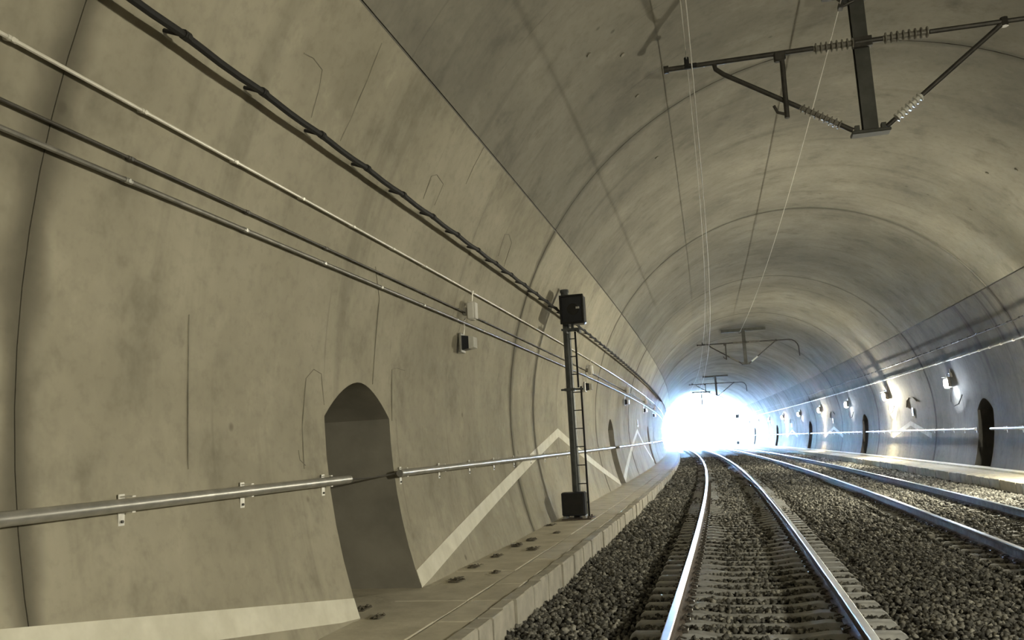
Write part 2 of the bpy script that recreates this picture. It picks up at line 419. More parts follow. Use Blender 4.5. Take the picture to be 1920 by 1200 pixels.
# old hairline scars in the concrete (s, z) and anchor holes in the vault (s, u, z)
SCARS = [[(5.69, 4.58), (5.83, 4.6), (6.0, 4.58), (6.06, 4.46), (6.11, 4.24)], [(6.62, 5.05), (6.68, 4.76), (6.69, 4.44), (6.66, 4.23)], [(8.74, 4.27), (8.72, 4.51), (8.84, 4.56), (9.11, 4.53), (9.1, 4.29)], [(9.71, 5.13), (9.71, 4.91), (9.73, 4.7)], [(8.83, 1.85), (8.83, 2.41), (8.97, 2.44), (9.22, 2.43)], [(5.12, 2.52), (5.15, 2.12), (5.13, 1.47)], [(8.05, 3.4), (8.29, 3.11), (8.33, 2.56), (8.31, 2.22)], [(11.98, 4.28), (11.88, 4.57), (12.07, 4.61), (12.34, 4.55), (12.42, 4.21)], [(6.75, 1.41), (6.77, 1.77), (6.85, 2.19), (6.99, 2.28), (7.14, 2.25), (7.2, 1.97)], [(6.68, 1.57), (6.69, 1.49), (6.78, 1.44)]]
for pl in SCARS:
    mb = MB(); mb.tube([P(q, wu(-1, zz, -0.0015), zz) for q, zz in pl], 0.005, 5)
    mb.build('surface_scar', 'scar', wall_left)
for q, uu, zz in ((10.54, -1.48, 6.48), (11.27, -1.11, 6.75), (12.86, -1.06, 6.78), (16.1, -1.0, 6.83), (19.0, 5.54, 6.57), (21.3, 5.82, 6.35), (18.2, 5.82, 6.35), (13.6, 0.2, 7.39)):
    nrm = Vector((uu - UT, 0, zz - ZT)).normalized(); a = Vector((UT, 0, ZT)) + nrm * (RT - 0.012); e = Vector((UT, 0, ZT)) + nrm * (RT + 0.02)
    mb = MB(); mb.tube([P(q, a.x, a.z), P(q, e.x, e.z)], 0.035, 10)
    mb.build('anchor_plug', 'scar', ceiling)

# ------------------------------------------------------------------ floor, walkways
def strip_mesh(mb, s0, s1, prof, closed=False):
    ss = srange(s0, s1); n = len(prof); vs = [P(s, u, z) for s in ss for u, z in prof]; fs = []
    for i in range(len(ss) - 1):
        for j in range(n if closed else n - 1): fs.append((i * n + j, (i + 1) * n + j, (i + 1) * n + (j + 1) % n, i * n + (j + 1) % n))
    if closed: fs += [tuple(range(n)), tuple(range((len(ss) - 1) * n, len(ss) * n))]
    return mb.add(vs, fs)
mb = MB(); strip_mesh(mb, S_BACK, S_END + 0.5, [(-3.75, -0.30), (-2.3, -0.26), (-1.3, -0.27), (-1.1, -0.31), (1.1, -0.31), (1.3, -0.27), (2, -0.25), (3.9, -0.26), (6.5, -0.26), (8.2, -0.30)])
tag(mb.build('floor', 'bed', None), 'dark gravel track bed filling the tunnel floor', 'floor', kind='structure')

def walkway(name, side, z, ue, label, s_pieces, s_from):
    inner = lambda off=0.0: wu(side, z, off)
    ub = wu(side, -0.2) + side * 0.25
    mb = MB(); strip_mesh(mb, S_BACK, S_END, [(ue - side * -0.02, -0.3), (ue + side * 0.02, z - 0.05), (ub, z - 0.05), (ub, -0.3)], True)
    o = tag(mb.build(name, 'walk'), label, 'walkway', kind='structure')
    uj, uk = ue + side * 0.47, ue + side * 0.15
    def slab_mesh(nm, u_a, u_b, zlo, zhi, s0, s1, mat, bev=0.008):
        m_ = MB(); lo, hi = min(u_a, u_b), max(u_a, u_b); t = []
        for s, k in ((s0, 1), (s1, -1)):
            for u, q in ((lo, 1), (hi, -1)):
                t.append((s, u, zlo)); t.append((s, u, zhi - bev)); t.append((s + k * bev, u + q * bev, zhi))
        v = [P(*q) for q in t]      # order: s0lo(0-2) s0hi(3-5) s1lo(6-8) s1hi(9-11)
        f = [(2, 5, 11, 8), (0, 3, 4, 1), (1, 4, 5, 2), (6, 7, 10, 9), (7, 8, 11, 10), (0, 1, 7, 6), (1, 2, 8, 7), (3, 9, 10, 4), (4, 10, 11, 5)]
        m_.add(v, f); m_.build(nm, mat, o)
    a = s_from
    while a < s_pieces:                                   # kerb blocks along the edge
        L = 0.395 + random.uniform(-0.02, 0.02)
        slab_mesh('kerb_block', ue + random.uniform(-0.012, 0.012), uk - side * 0.004, -0.32, z + random.uniform(-0.008, 0.012), a + 0.008, a + L - 0.008, 'kerb', 0.014)
        a += L
    strip_tail = MB(); strip_mesh(strip_tail, a, S_END, [(ue, -0.3), (ue, z), (uk, z), (uk, z - .06)]); t_ = strip_tail.build('kerb_run', 'kerb', o)
    a = s_from
    while a < s_pieces:                                   # cover slabs, two rows
        L = 0.94
        slab_mesh('cover_slab', uk + side * 0.006, uj - side * 0.006, z - 0.06, z + random.uniform(-0.008, 0.0), a + 0.006, a + L - 0.006, 'walk')
        slab_mesh('cover_slab', uj + side * 0.006, inner(-0.04), z - 0.06, z + random.uniform(-0.008, 0.0), a + 0.006, a + L - 0.006, 'walk')
        a += L
    st2 = MB(); strip_mesh(st2, a, S_END, [(uk, z - 0.002), (inner(-0.04), z - 0.002)]); st2.build('cover_run', 'walk', o)
    st3 = MB(); strip_mesh(st3, S_BACK, s_from, [(ue, -0.3), (ue, z), (inner(-0.04), z)]); st3.build('cover_run', 'walk', o)
    return o
walkway('trim_1', -1, ZL, -2.19, 'concrete walkway of slabs and kerb blocks below the signal mast', 42, 5.2)
walkway('trim_2', 1, ZR, 6.40, 'low concrete walkway running below the row of lamps', 60, 13.2)

mb = MB(); zf = ZR; strip_mesh(mb, 12, S_END, [(wu(1, zf) + 0.02, zf - 0.01), (wu(1, zf) - 0.10, zf - 0.01), (wu(1, zf) - 0.10, zf + 0.05), (wu(1, zf + 0.09) + 0.02, zf + 0.09)], True)
tag(mb.build('trim_3', 'paint'), 'pale low ledge along the wall foot below the lamps', 'ledge', kind='structure')
# outside
mb = MB(); t = th_at(140)
c0 = Vector(P(S_END + 0.4, 2, -0.32)); dx = Vector((math.cos(t), math.sin(t), 0)); dy = Vector((-math.sin(t), math.cos(t), 0))
mb.add([c0 - dx * 60, c0 + dx * 60, c0 + dx * 60 + dy * 150, c0 - dx * 60 + dy * 150], [(0, 1, 2, 3)])
tag(mb.build('ground', 'ground'), 'sunlit ground outside the tunnel mouth', 'ground', kind='structure')

# ------------------------------------------------------------------ tracks
RAILP = [(-0.072, -0.172), (-0.072, -0.160), (-0.030, -0.145), (-0.010, -0.130), (-0.009, -0.055), (-0.034, -0.040), (-0.036, -0.010), (-0.028, -0.001),
         (0.028, -0.001), (0.036, -0.010), (0.034, -0.040), (0.009, -0.055), (0.010, -0.130), (0.030, -0.145), (0.072, -0.160), (0.072, -0.172)]
def rail(uc, parent):
    mb = MB(); ss = srange(-6, 165); n = len(RAILP)
    vs = [P(s, uc + a, z) for s in ss for a, z in RAILP]; fs, mi = [], []
    for i in range(len(ss) - 1):
        for j in range(n):
            fs.append((i * n + j, (i + 1) * n + j, (i + 1) * n + (j + 1) % n, i * n + (j + 1) % n)); mi.append(0 if j in (6, 7, 8) else 1)
    mb.add(vs, fs); mb.mi = mi
    return mb.build('rail', ['rail_top', 'rust'], parent, True)
def sleeper_mesh():
    mb = MB(); xs = [-1.14, -1.10, -0.55, -0.30, 0.30, 0.55, 1.10, 1.14]; zt = [-0.03, 0, 0, -0.035, -0.035, 0, 0, -0.03]; vs, fs = [], []
    for x, z in zip(xs, zt):
        for y, q in ((-0.115, -0.16), (-0.085, z - 0.012), (-0.072, z), (0.072, z), (0.085, z - 0.012), (0.115, -0.16)): vs.append((x, y, q))
    for i in range(len(xs) - 1):
        for j in range(5): fs.append((i * 6 + j, (i + 1) * 6 + j, (i + 1) * 6 + j + 1, i * 6 + j + 1))
    fs += [tuple(range(6)), tuple(range((len(xs) - 1) * 6, len(xs) * 6))]
    mb.add(vs, fs); return mb.mesh('sleeper', 'sleeper', True)
def clip_mesh():
    mb = MB()
    for sx in (-1, 1):
        mb.box((sx * 0.095, 0, 0.012), (0.05, 0.10, 0.024), bev=0.005)
        mb.tube([(sx * 0.11, -0.045, 0.03), (sx * 0.06, -0.045, 0.045), (sx * 0.05, 0.0, 0.035), (sx * 0.07, 0.045, 0.05), (sx * 0.12, 0.045, 0.035), (sx * 0.12, 0.0, 0.045)], 0.009, 5)
    mb.box((0, 0, 0.006), (0.17, 0.14, 0.012))
    return mb.mesh('rail_clip', 'clip', False)
SLP, CLP = sleeper_mesh(), clip_mesh()
SL_STEP, SL_Z = 0.45, -0.178
def track(uc, label, s0, s1, clip_to):
    tr = root('railway_track', label, 'track', 'tracks through the tunnel')
    rail(uc - 0.7525, tr); rail(uc + 0.7525, tr)
    s = s0
    while s < s1:
        o = link('sleeper', SLP, tr); o.location = P(s, uc, SL_Z); o.rotation_euler = (0, 0, th_at(s) + random.uniform(-.006, .006))
        if s < clip_to:
            for q in (-0.7525, 0.7525):
                c = link('rail_clip', CLP, o); c.location = (q, 0, 0.0)
        s += SL_STEP
    return tr
track(0.0, 'railway track between the signal mast walkway and the other track', 3.9, 128, 32)
DT = 3.8646
track(DT, 'railway track running along the wall with glowing lamps', 9.75, 128, 24)

# ballast: loose stones
def stones(s0, s1, dens, r_lo, r_hi, umin=-2.2, umax=6.4):
    n = int((s1 - s0) * (umax - umin) * dens)
    s = rng.uniform(s0, s1, n); u = rng.uniform(umin, umax, n); r = rng.uniform(r_lo, r_hi, n)
    z = np.full(n, -0.225) + rng.uniform(-0.02, 0.015, n)
    z += 0.02 * np.sin(s * 1.3 + u) * np.sin(u * 2.1)
    ph = (s - 3.9 + SL_STEP / 2) % SL_STEP - SL_STEP / 2
    inl = np.abs(u) < 1.18; inr = np.abs(u - DT) < 1.18
    z[inl] += 0.004
    z[inr] += 0.022
    keep = ~(inl & (np.abs(ph) < 0.085 + r * 0.3))
    keep &= ~(inr & (np.abs(ph) < 0.09) & (rng.random(n) < 0.55))
    for c in (-0.7525, 0.7525, DT - 0.7525, DT + 0.7525): keep &= np.abs(u - c) > 0.06 + r * 0.5
    sh = (u > 1.3) & (u < DT - 1.3); z[sh] += 0.025
    sl = u < -1.2; z[sl] += 0.03 + 0.03 * np.clip((-1.2 - u[sl]), 0, 1)
    return s[keep], u[keep], z[keep], r[keep]
parts = [stones(5.6, 14, 520, 0.020, 0.036), stones(14, 30, 210, 0.03, 0.052), stones(30, 72, 60, 0.05, 0.085)]
s, u, z, r = [np.concatenate(q) for q in zip(*parts)]
n = len(s)
q4 = rng.normal(size=(n, 4)); q4 /= np.linalg.norm(q4, axis=1)[:, None]
a, b_, c_, d_ = q4.T
Rm = np.stack([np.stack([1 - 2 * (c_**2 + d_**2), 2 * (b_ * c_ - a * d_), 2 * (b_ * d_ + a * c_)], -1),
               np.stack([2 * (b_ * c_ + a * d_), 1 - 2 * (b_**2 + d_**2), 2 * (c_ * d_ - a * b_)], -1),
               np.stack([2 * (b_ * d_ - a * c_), 2 * (c_ * d_ + a * b_), 1 - 2 * (b_**2 + c_**2)], -1)], 1)
cube = np.array([(x, y, zz) for zz in (-1, 1) for x, y in ((-1, -1), (1, -1), (1, 1), (-1, 1))], float) * 0.72
vv = cube[None] * rng.uniform(0.65, 1.15, (n, 8, 1)) * np.stack([np.ones(n), rng.uniform(.7, 1.1, n), rng.uniform(.55, .9, n)], -1)[:, None, :]
vv = np.einsum('nij,nkj->nki', Rm, vv) * r[:, None, None]
tt = np.interp(s, _s, _th)
cen = np.stack([np.interp(s, _s, _x) + u * np.cos(tt), np.interp(s, _s, _y) + u * np.sin(tt), z], -1)
vv = (vv + cen[:, None, :]).reshape(-1, 3)
fq = np.array([(3, 2, 1, 0), (4, 5, 6, 7), (0, 1, 5, 4), (1, 2, 6, 5), (2, 3, 7, 6), (3, 0, 4, 7)])
ff = (fq[None] + (np.arange(n) * 8)[:, None, None]).reshape(-1)
me = bpy.data.meshes.new('track_ballast')
me.vertices.add(n * 8); me.vertices.foreach_set('co', vv.astype(np.float32).ravel())
me.loops.add(n * 24); me.loops.foreach_set('vertex_index', ff.astype(np.int32))
me.polygons.add(n * 6); me.polygons.foreach_set('loop_start', np.arange(n * 6, dtype=np.int32) * 4)
me.materials.append(M['stone']); me.update(calc_edges=True); me.validate()
tag(link('track_ballast', me), 'loose grey crushed stone ballast around the rails', 'ballast', kind='stuff')

# ------------------------------------------------------------------ handrails
def bracket_mesh(side):
    mb = MB()                                # local x towards the tunnel middle, z up, origin on the wall behind the rail
    mb.box((0.012, 0, -0.032), (0.008, 0.055, 0.185), bev=0.002)
    mb.box((0.055, 0, -0.045), (0.09, 0.03, 0.008))
    mb.box((0.055, 0, 0.045), (0.09, 0.03, 0.008))
    mb.tube([(0.014, 0, -0.10), (0.026, 0, -0.10)], 0.010, 6, 1)
    return mb.mesh('rail_bracket', ['bright', 'dcable'])
BRK = bracket_mesh(1)
def handrail(side, z, s0, s1, label, step, group, r=0.038):
    o = root('handrail', label, 'handrail', group)
    mb = MB(); uo = lambda: wu(side, z, 0.115)
    mb.tube([P(s, wu(side, z, 0.115), z) for s in srange(s0, s1)], r, 12); mb.build('pipe', 'galv', o, True)
    s = s0 + 0.28; s = s if s0 > 0 else 4.40 - 1.3 * 7
    while s < s1 - 0.15:
        b = link('rail_bracket', BRK, o); b.location = P(s, wu(side, z, 0.0), z); b.rotation_euler = (0, 0, th_at(s) + (math.pi if side > 0 else 0))
        s += step
    return o
GL, GR = 'handrails along the signal mast wall', 'handrails along the lamp wall'
hr0 = handrail(-1, 1.29, -9.0, 7.36, 'thick galvanised handrail ending at the large dark niche', 1.305, GL)
mb = MB(); mb.tube([P(q, wu(-1, 1.29, 0.05), 1.29 - 0.015 * math.sin((q - 7.3) / 1.4 * math.pi)) for q in frange(7.3, 8.7, 0.2)], 0.009, 6); mb.build('gap_cable', 'dcable', hr0, True)
handrail(-1, 1.29, 8.62, 27.85, 'galvanised handrail running from the large niche past the signal mast', 1.30, GL)
handrail(-1, 1.29, 29.2, 48.5, 'thin handrail on the curved wall beyond the second niche behind the mast', 1.30, GL)
handrail(-1, 1.29, 50.0, 118, 'distant handrail end on the wall beside the bright tunnel mouth', 2.6, GL)
er = [9.0] + [q for h in NICHE_R for q in (h - NW - 0.06, h + NW - 0.1)] + [122]
nm = ['pale handrail leading up to the widest niche under the lamps', 'pale handrail between the widest and second niches under the lamps', 'pale handrail between the second and third niches under the lamps',
      'pale handrail between the third and fourth niches under the lamps', 'pale handrail between the fourth and fifth niches under the lamps', 'pale handrail from the fifth niche to the tunnel mouth']
for i in range(6): handrail(1, 1.275, er[2 * i], er[2 * i + 1], nm[i], 1.3 if i < 3 else 2.6, GR)

# ------------------------------------------------------------------ wall cables
def cable(name, side, a, off, r, mat, label, cat, s0=-12, s1=S_END - 2, clip_step=0, clip_to=40, clip='bright', clip_r=1.25, first=4.28, sag=0.0, pair=0):
    o = root(name, label, cat)
    def pth(da=0.0, do=0.0, ph=0.0):
        out = []
        step_s = [s0 + 0.225 * i for i in range(int((min(s1, 34) - s0) / 0.225))] + frange(min(s1, 34), s1, 1.0) if (sag or pair) else srange(s0, s1)
        for s in step_s:
            k_ = abs(math.sin(math.pi * (s - first) / (clip_step or 1.0)))
            out.append(wp(s, side, a + da - sag * k_ / RT, off + do))
        return out
    mb = MB(); mb.tube(pth(), r, 8); mb.build('cable', mat, o, True)
    for q in range(pair):
        mb = MB(); mb.tube(pth(-(1.5 * r) * (q + 1) / RT * 0.9, 0.5 * r), r * 0.85, 8); mb.build('cable', mat, o, True)
    if clip_step:
        s = first - clip_step * 4
        while s < clip_to:
            mb = MB(); A, B = Vector(wp(s, side, a, -0.005)), Vector(wp(s, side, a, off + r * clip_r))
            C0, C1 = Vector(wp(s - 0.03, side, a, off)), Vector(wp(s + 0.03, side, a, off))
            mb.tube([A, B], 0.014, 6); mb.tube([C0, C1], r * clip_r, 8)
            mb.build('clip', clip, o); s += clip_step
    return o
cable('lighting_conduit', -1, 0.2982, 0.045, 0.0115, 'pipe', 'pale conduit, the brightest line along the wall above the dark cable', 'conduit', clip_step=1.0, clip_to=30, clip='pipe', clip_r=1.3)
cable('power_cable', -1, 0.2464, 0.035, 0.010, 'dcable', 'thin dark cable between the two conduits on the niche wall', 'cable', clip_step=1.3, clip_to=24, clip='dcable', clip_r=1.3)
cable('steel_conduit', -1, 0.2227, 0.045, 0.016, 'gconduit', 'grey steel conduit, lowest line above the large niche', 'conduit', clip_step=1.3, clip_to=30, clip='galv', clip_r=1.2)
cable('feeder_cable', -1, 0.3879, 0.165, 0.025, 'black', 'thick black cable on stand-off clips high on the niche wall', 'cable', clip_step=0.9, clip_to=62, clip='black', clip_r=1.25, first=4.28, sag=0.012)
cable('feeder_cable', 1, 0.3825, 0.10, 0.016, 'tube', 'dark cable on clips above the pale conduit over the lamps', 'cable', s0=12, clip_step=0.9, clip_to=70, clip='black', clip_r=1.6, first=12.2, sag=0.02)
cable('lighting_conduit', 1, 0.2962, 0.06, 0.026, 'pipe', 'pale conduit from which the glowing lamps hang', 'conduit', s0=12, clip_step=1.0, clip_to=70, clip='pipe', clip_r=1.5, first=12.2)

# ------------------------------------------------------------------ lamps along the far wall
def lamp(s, kind, label):
    """lit wall lamp: bracket arm, housing, bulb, drooping lead, small junction box on the conduit"""
    z = 2.86; u = wu(1, z)
    t = thing('wall_lamp', s, u, z, label, 'lamp', 'lit lamps along the wall')
    x = -0.23                                         # local -x points into the tunnel
    mb = MB(); mb.tube([(-0.05, 0, 0.72), (-0.09, 0, 0.50), (-0.10, 0, 0.34)], 0.016, 8); mb.build('drop_pipe', 'pipe', t, True)
    mb = MB(); mb.box((-0.085, 0, 0.28), (0.10, 0.16, 0.16), bev=0.015); mb.box((0.0, 0, 0.28), (0.08, 0.08, 0.05)); mb.build('junction_box', 'gconduit', t, True)
    mb = MB(); mb.tube([(-0.13, 0, 0.28), (-0.24, 0, 0.30), (x, 0, 0.24), (x, 0, 0.20)], 0.014, 8)
    mb.build('bracket_arm', 'galv', t, True)
    mb = MB(); mb.tube([(x, 0, 0.22), (x, 0, 0.20), (x, 0, 0.15), (x, 0, 0.13)], [0.03, 0.07, 0.085, 0.085], 14); mb.build('housing', 'gconduit', t, True)
    mb = MB(); mb.tube([(x, 0, 0.135), (x, 0, 0.08), (x, 0, -0.06), (x, 0, -0.14), (x, 0, -0.17)], [0.085, 0.105, 0.105, 0.08, 0.03], 14)
    mb.build('bulb', 'bulb_dim' if kind == 'warm' and s > 55 else 'bulb_' + kind, t, True)
    mb = MB(); vs, fs = [], []                        # hood: cap over the bulb and a curved shield on the wall side
    for rr in (0.145, 0.150):
        for q in range(13):
            a = -math.pi * 0.52 + math.pi * 1.04 * q / 12
            for zz in (-0.13, 0.215): vs.append((x + rr * math.cos(a), rr * math.sin(a), zz))
    for q in range(12):
        fs += [(2 * q, 2 * q + 2, 2 * q + 3, 2 * q + 1), (26 + 2 * q, 26 + 2 * q + 1, 26 + 2 * q + 3, 26 + 2 * q + 2), (2 * q, 26 + 2 * q, 26 + 2 * q + 2, 2 * q + 2)]
    mb.add(vs, fs); mb.tube([(x, 0, 0.20), (x, 0, 0.222)], 0.15, 20)
    mb.build('hood', 'gconduit', t, True)
    mb = MB(); mb.tube([(-0.08, 0.05, 0.20), (-0.05, 0.35, -0.25), (-0.03, 0.55, -0.62), (-0.03, 0.25, -0.78), (-0.03, -0.35, -0.72), (-0.03, -0.85, -0.45)] if s < 60 else [(-0.08, 0.05, 0.2), (-0.05, 0.3, -0.4), (-0.03, -0.3, -0.6)], 0.018, 6)
    mb.build('lead', 'black', t, True)
    if kind == 'warm':                                # open-bottomed lamp: a stronger beam straight down the wall
        ld = bpy.data.lights.new('lamp_beam', 'SPOT'); lo = bpy.data.objects.new('lamp_beam', ld); COL.objects.link(lo); lo.parent = t
        ld.energy = 1300.0; ld.color = (1.0, 0.86, 0.55); ld.spot_size = math.radians(64); ld.spot_blend = 1.0; ld.shadow_soft_size = 0.06
        lo.location = (x, 0, -0.26); lo.rotation_euler = Vector((0.10, 0, -1.0)).to_track_quat('-Z', 'Y').to_euler()
    return t
LAMPS = [(0.4, 'warm', 'lit warm lamp level with the viewer, out of view'), (21.5, 'warm', 'lit warm lamp opposite the signal mast, out of view')]
vis = [(32.13, 'white'), (42.5, 'warm'), (52.75, 'white'), (63.2, 'warm'), (73.7, 'white'), (84.4, 'warm'), (95.4, 'white'), (106.0, 'warm'), (116.5, 'white')]
order = ['largest of the lit lamps, cold white, beside the widest niche', 'warm yellow lit lamp just past the cold white one at the widest niche', 'third lit lamp along the wall, cold white, before the second niche',
         'fourth lit lamp along the wall, warm yellow glow below it', 'fifth lit lamp along the wall, cold white', 'sixth lit lamp along the wall, warm yellow', 'seventh lit lamp along the wall, cold white',
         'eighth lit lamp along the wall, warm yellow near the mouth', 'last lit lamp along the wall, cold white by the mouth']
for s, kd, lb in LAMPS: lamp(s, kd, lb)
for (s, kd), lb in zip(vis, order): lamp(s, kd, lb)

# unlit floodlights and their boxes on the mast wall
def flood(s, label_l, label_b):
    z = 2.93; t = thing('floodlight', s + 0.02, wu(-1, z) + 0.03, z, label_l, 'floodlight', 'unlit floodlights on the niche wall')
    mb = MB(); mb.box((0.02, -0.02, 0), (0.035, 0.20, 0.27), bev=0.008); mb.build('back_plate', 'galv', t, True)
    mb = MB(); mb.prism([(0.04, -0.10), (0.13, -0.085), (0.13, 0.085), (0.04, 0.10)], 'y', -0.085, 0.065); mb.build('housing', 'navy', t)
    mb = MB(); mb.prism([(0.05, -0.095), (0.20, -0.075), (0.20, 0.075), (0.05, 0.095)], 'y', 0.066, 0.10)
    mb.build('lens', 'lens', t)
    mb = MB(); mb.prism([(0.131, -0.085), (0.20, -0.07), (0.20, 0.07), (0.131, 0.085)], 'y', -0.08, 0.065); mb.build('front_cover', 'lens', t)
    mb = MB(); mb.tube([(0.05, -0.02, 0.12), (0.06, -0.02, 0.2), (0.055, 0.0, 0.30), (0.07, 0.02, 0.335)], 0.010, 6); mb.build('lead', 'pipe', t, True)
    zb = 3.38; t2 = thing('junction_box', s, wu(-1, zb), zb, label_b, 'junction box', 'white boxes on the niche wall conduits')
    mb = MB(); mb.box((0.11, 0, -0.02), (0.11, 0.15, 0.25), bev=0.02); mb.build('case', 'white', t2, True)
    mb = MB(); mb.box((0.172, 0, -0.02), (0.02, 0.13, 0.23), bev=0.008); mb.build('lid', 'white', t2, True)
    mb = MB(); mb.box((0.03, 0, -0.02), (0.06, 0.08, 0.10)); mb.build('mount', 'galv', t2)
    mb = MB(); mb.tube([(0.12, 0, 0.09), (0.13, 0.0, 0.20), (0.145, 0, 0.26)], 0.011, 6); mb.build('riser', 'pipe', t2, True)
flood(11.13, 'unlit floodlight below its white box, between niche and signal mast', 'white junction box on the conduits, between niche and signal mast')
flood(22.2, 'unlit floodlight, first one past the signal mast', 'small white junction box, first one past the signal mast')
flood(32.7, 'unlit floodlight above the second niche past the signal mast', 'small junction box above the second niche past the mast')
flood(43.6, 'tiny unlit floodlight, third one past the signal mast', 'tiny junction box, third one past the signal mast')
flood(54.0, 'tiny unlit floodlight, fourth past the mast near the mouth', 'tiny junction box, fourth past the mast near the mouth')

# marker plates above the chevrons
def plate(s, side, z, label):
    t = thing('marker_plate', s, wu(side, z), z, label, 'sign', 'plates above the chevrons', flip=side > 0)
    mb = MB(); mb.box((0.03, 0, 0), (0.008, 0.22, 0.34), bev=0.003); mb.build('plate', 'white', t)
    mb = MB(); mb.box((0.012, 0, 0), (0.03, 0.04, 0.2)); mb.build('mount', 'galv', t)
    if side > 0:
        mb = MB(); mb.tube([(0.04, -0.9, 0.22), (0.04, -0.7, 0.50), (0.04, -0.2, 0.62), (0.04, 0.5, 0.56), (0.04, 0.9, 0.42)], 0.026, 6); mb.build('cable_hood', 'dcable', t, True)
for s, lb in ((38.75, 'white plate above the chevron between the first two lit lamps'), (59.6, 'small white plate above the chevron past the second niche under the lamps'), (80.4, 'tiny white plate above the third chevron under the lamps')):
    plate(s, 1, 2.05, lb)
plate(40.3, -1, 2.25, 'small white plate above the far chevron behind the signal mast')

# ------------------------------------------------------------------ signal masts
def signal_mast(s, u, z, label, flip=False, fine=True):
    t = thing('signal_mast', s, u, z, label, 'signal')
    mb = MB(); mb.tube([(0, 0, 0.0), (0, 0, 4.27), (0, 0, 4.34)], [0.082, 0.075, 0.075], 16); mb.tube([(0, 0, 4.33), (0, 0, 4.385)], [0.088, 0.085], 16)
    mb.build('pole', 'mast', t, True)
    hx = 0.19
    hd = MB(); hd.box((hx, -0.26, 3.93), (0.46, 0.30, 0.56), bev=0.03); hd = hd.build('signal_head', 'navy', t, True)
    mb = MB()
    for c, sz in (((hx, -0.42, 4.19), (0.46, 0.05, 0.035)), ((hx, -0.42, 3.67), (0.46, 0.05, 0.035)), ((hx - 0.213, -0.42, 3.93), (0.035, 0.05, 0.50)), ((hx + 0.213, -0.42, 3.93), (0.035, 0.05, 0.50))): mb.box(c, sz, bev=0.006)
    mb.build('hood_frame', 'black', hd)
    mb = MB(); mb.tube([(hx + 0.02, -0.41, 3.93), (hx + 0.02, -0.425, 3.93)], 0.11, 18); mb.build('lens', 'black', hd, True)
    mb = MB()
    for k in range(3): mb.box((hx + 0.09 + 0.025 * k, -0.428, 3.95), (0.015, 0.006, 0.04))
    mb.build('reflector', 'white', hd)
    mb = MB(); mb.box((0.12, -0.12, 3.56), (0.34, 0.05, 0.04)); mb.box((0.12, -0.30, 3.56), (0.34, 0.05, 0.04)); mb.box((0.02, -0.2, 3.52), (0.05, 0.24, 0.05)); mb.box((0.27, -0.2, 3.52), (0.05, 0.24, 0.05)); mb.box((0.15, -0.2, 3.60), (0.05, 0.05, 0.12)); mb.box((0.05, -0.1, 3.7), (0.1, 0.1, 0.1))
    mb.build('head_bracket', 'mast', t)
    bb = MB(); bb.box((-0.02, -0.22, 0.29), (0.44, 0.28, 0.43), bev=0.018); bb = bb.build('base_box', 'navy', t, True)
    mb = MB(); mb.box((-0.02, -0.365, 0.29), (0.38, 0.012, 0.37), bev=0.004); mb.build('door', 'black', bb)
    mb = MB()
    for x in (-0.2, 0.16): mb.box((x, -0.22, 0.045), (0.07, 0.2, 0.07), bev=0.01)
    mb.build('foot', 'galv', bb)
    mb = MB(); mb.box((0.02, -0.08, 0.012), (0.56, 0.56, 0.024), bev=0.006)
    for x in (-0.2, 0.24):
        for y in (-0.3, 0.14): mb.tube([(x, y, 0.02), (x, y, 0.06)], 0.018, 6)
    mb.build('base_plate', 'rust', t)
    ld = bpy.data.objects.new('ladder', None); COL.objects.link(ld); ld.parent = t
    for x, nm_ in ((0.22, 'stile'),):
        dx = 0.0 if x > 0.2 else -0.02
        mb = MB(); mb.box((x, -0.06 + dx, 1.26), (0.035, 0.022, 2.44)); mb.build(nm_, 'black', ld)
        mb = MB(); mb.box((x - 0.05, -0.06 + dx, 3.0), (0.035, 0.022, 1.08)); mb.build(nm_, 'black', ld)
    zz = 0.3
    while zz < 3.5:
        mb = MB(); sh = -0.05 if zz > 2.45 else 0.0
        mb.tube([(0.06, -0.06, zz), (0.23 + sh, -0.06, zz)], 0.011, 6); mb.build('rung', 'black', ld); zz += 0.345
    mb = MB(); mb.box((0.05, -0.05, 2.43), (0.44, 0.05, 0.035)); mb.box((0, 0, 2.43), (0.2, 0.2, 0.05)); mb.build('clamp', 'mast', t)
    return t
signal_mast(16.4, -3.0, ZL, 'tall dark signal mast with ladder and square head on the walkway')
signal_mast(124.5, 6.7, ZR, 'far small signal mast against the bright tunnel mouth')

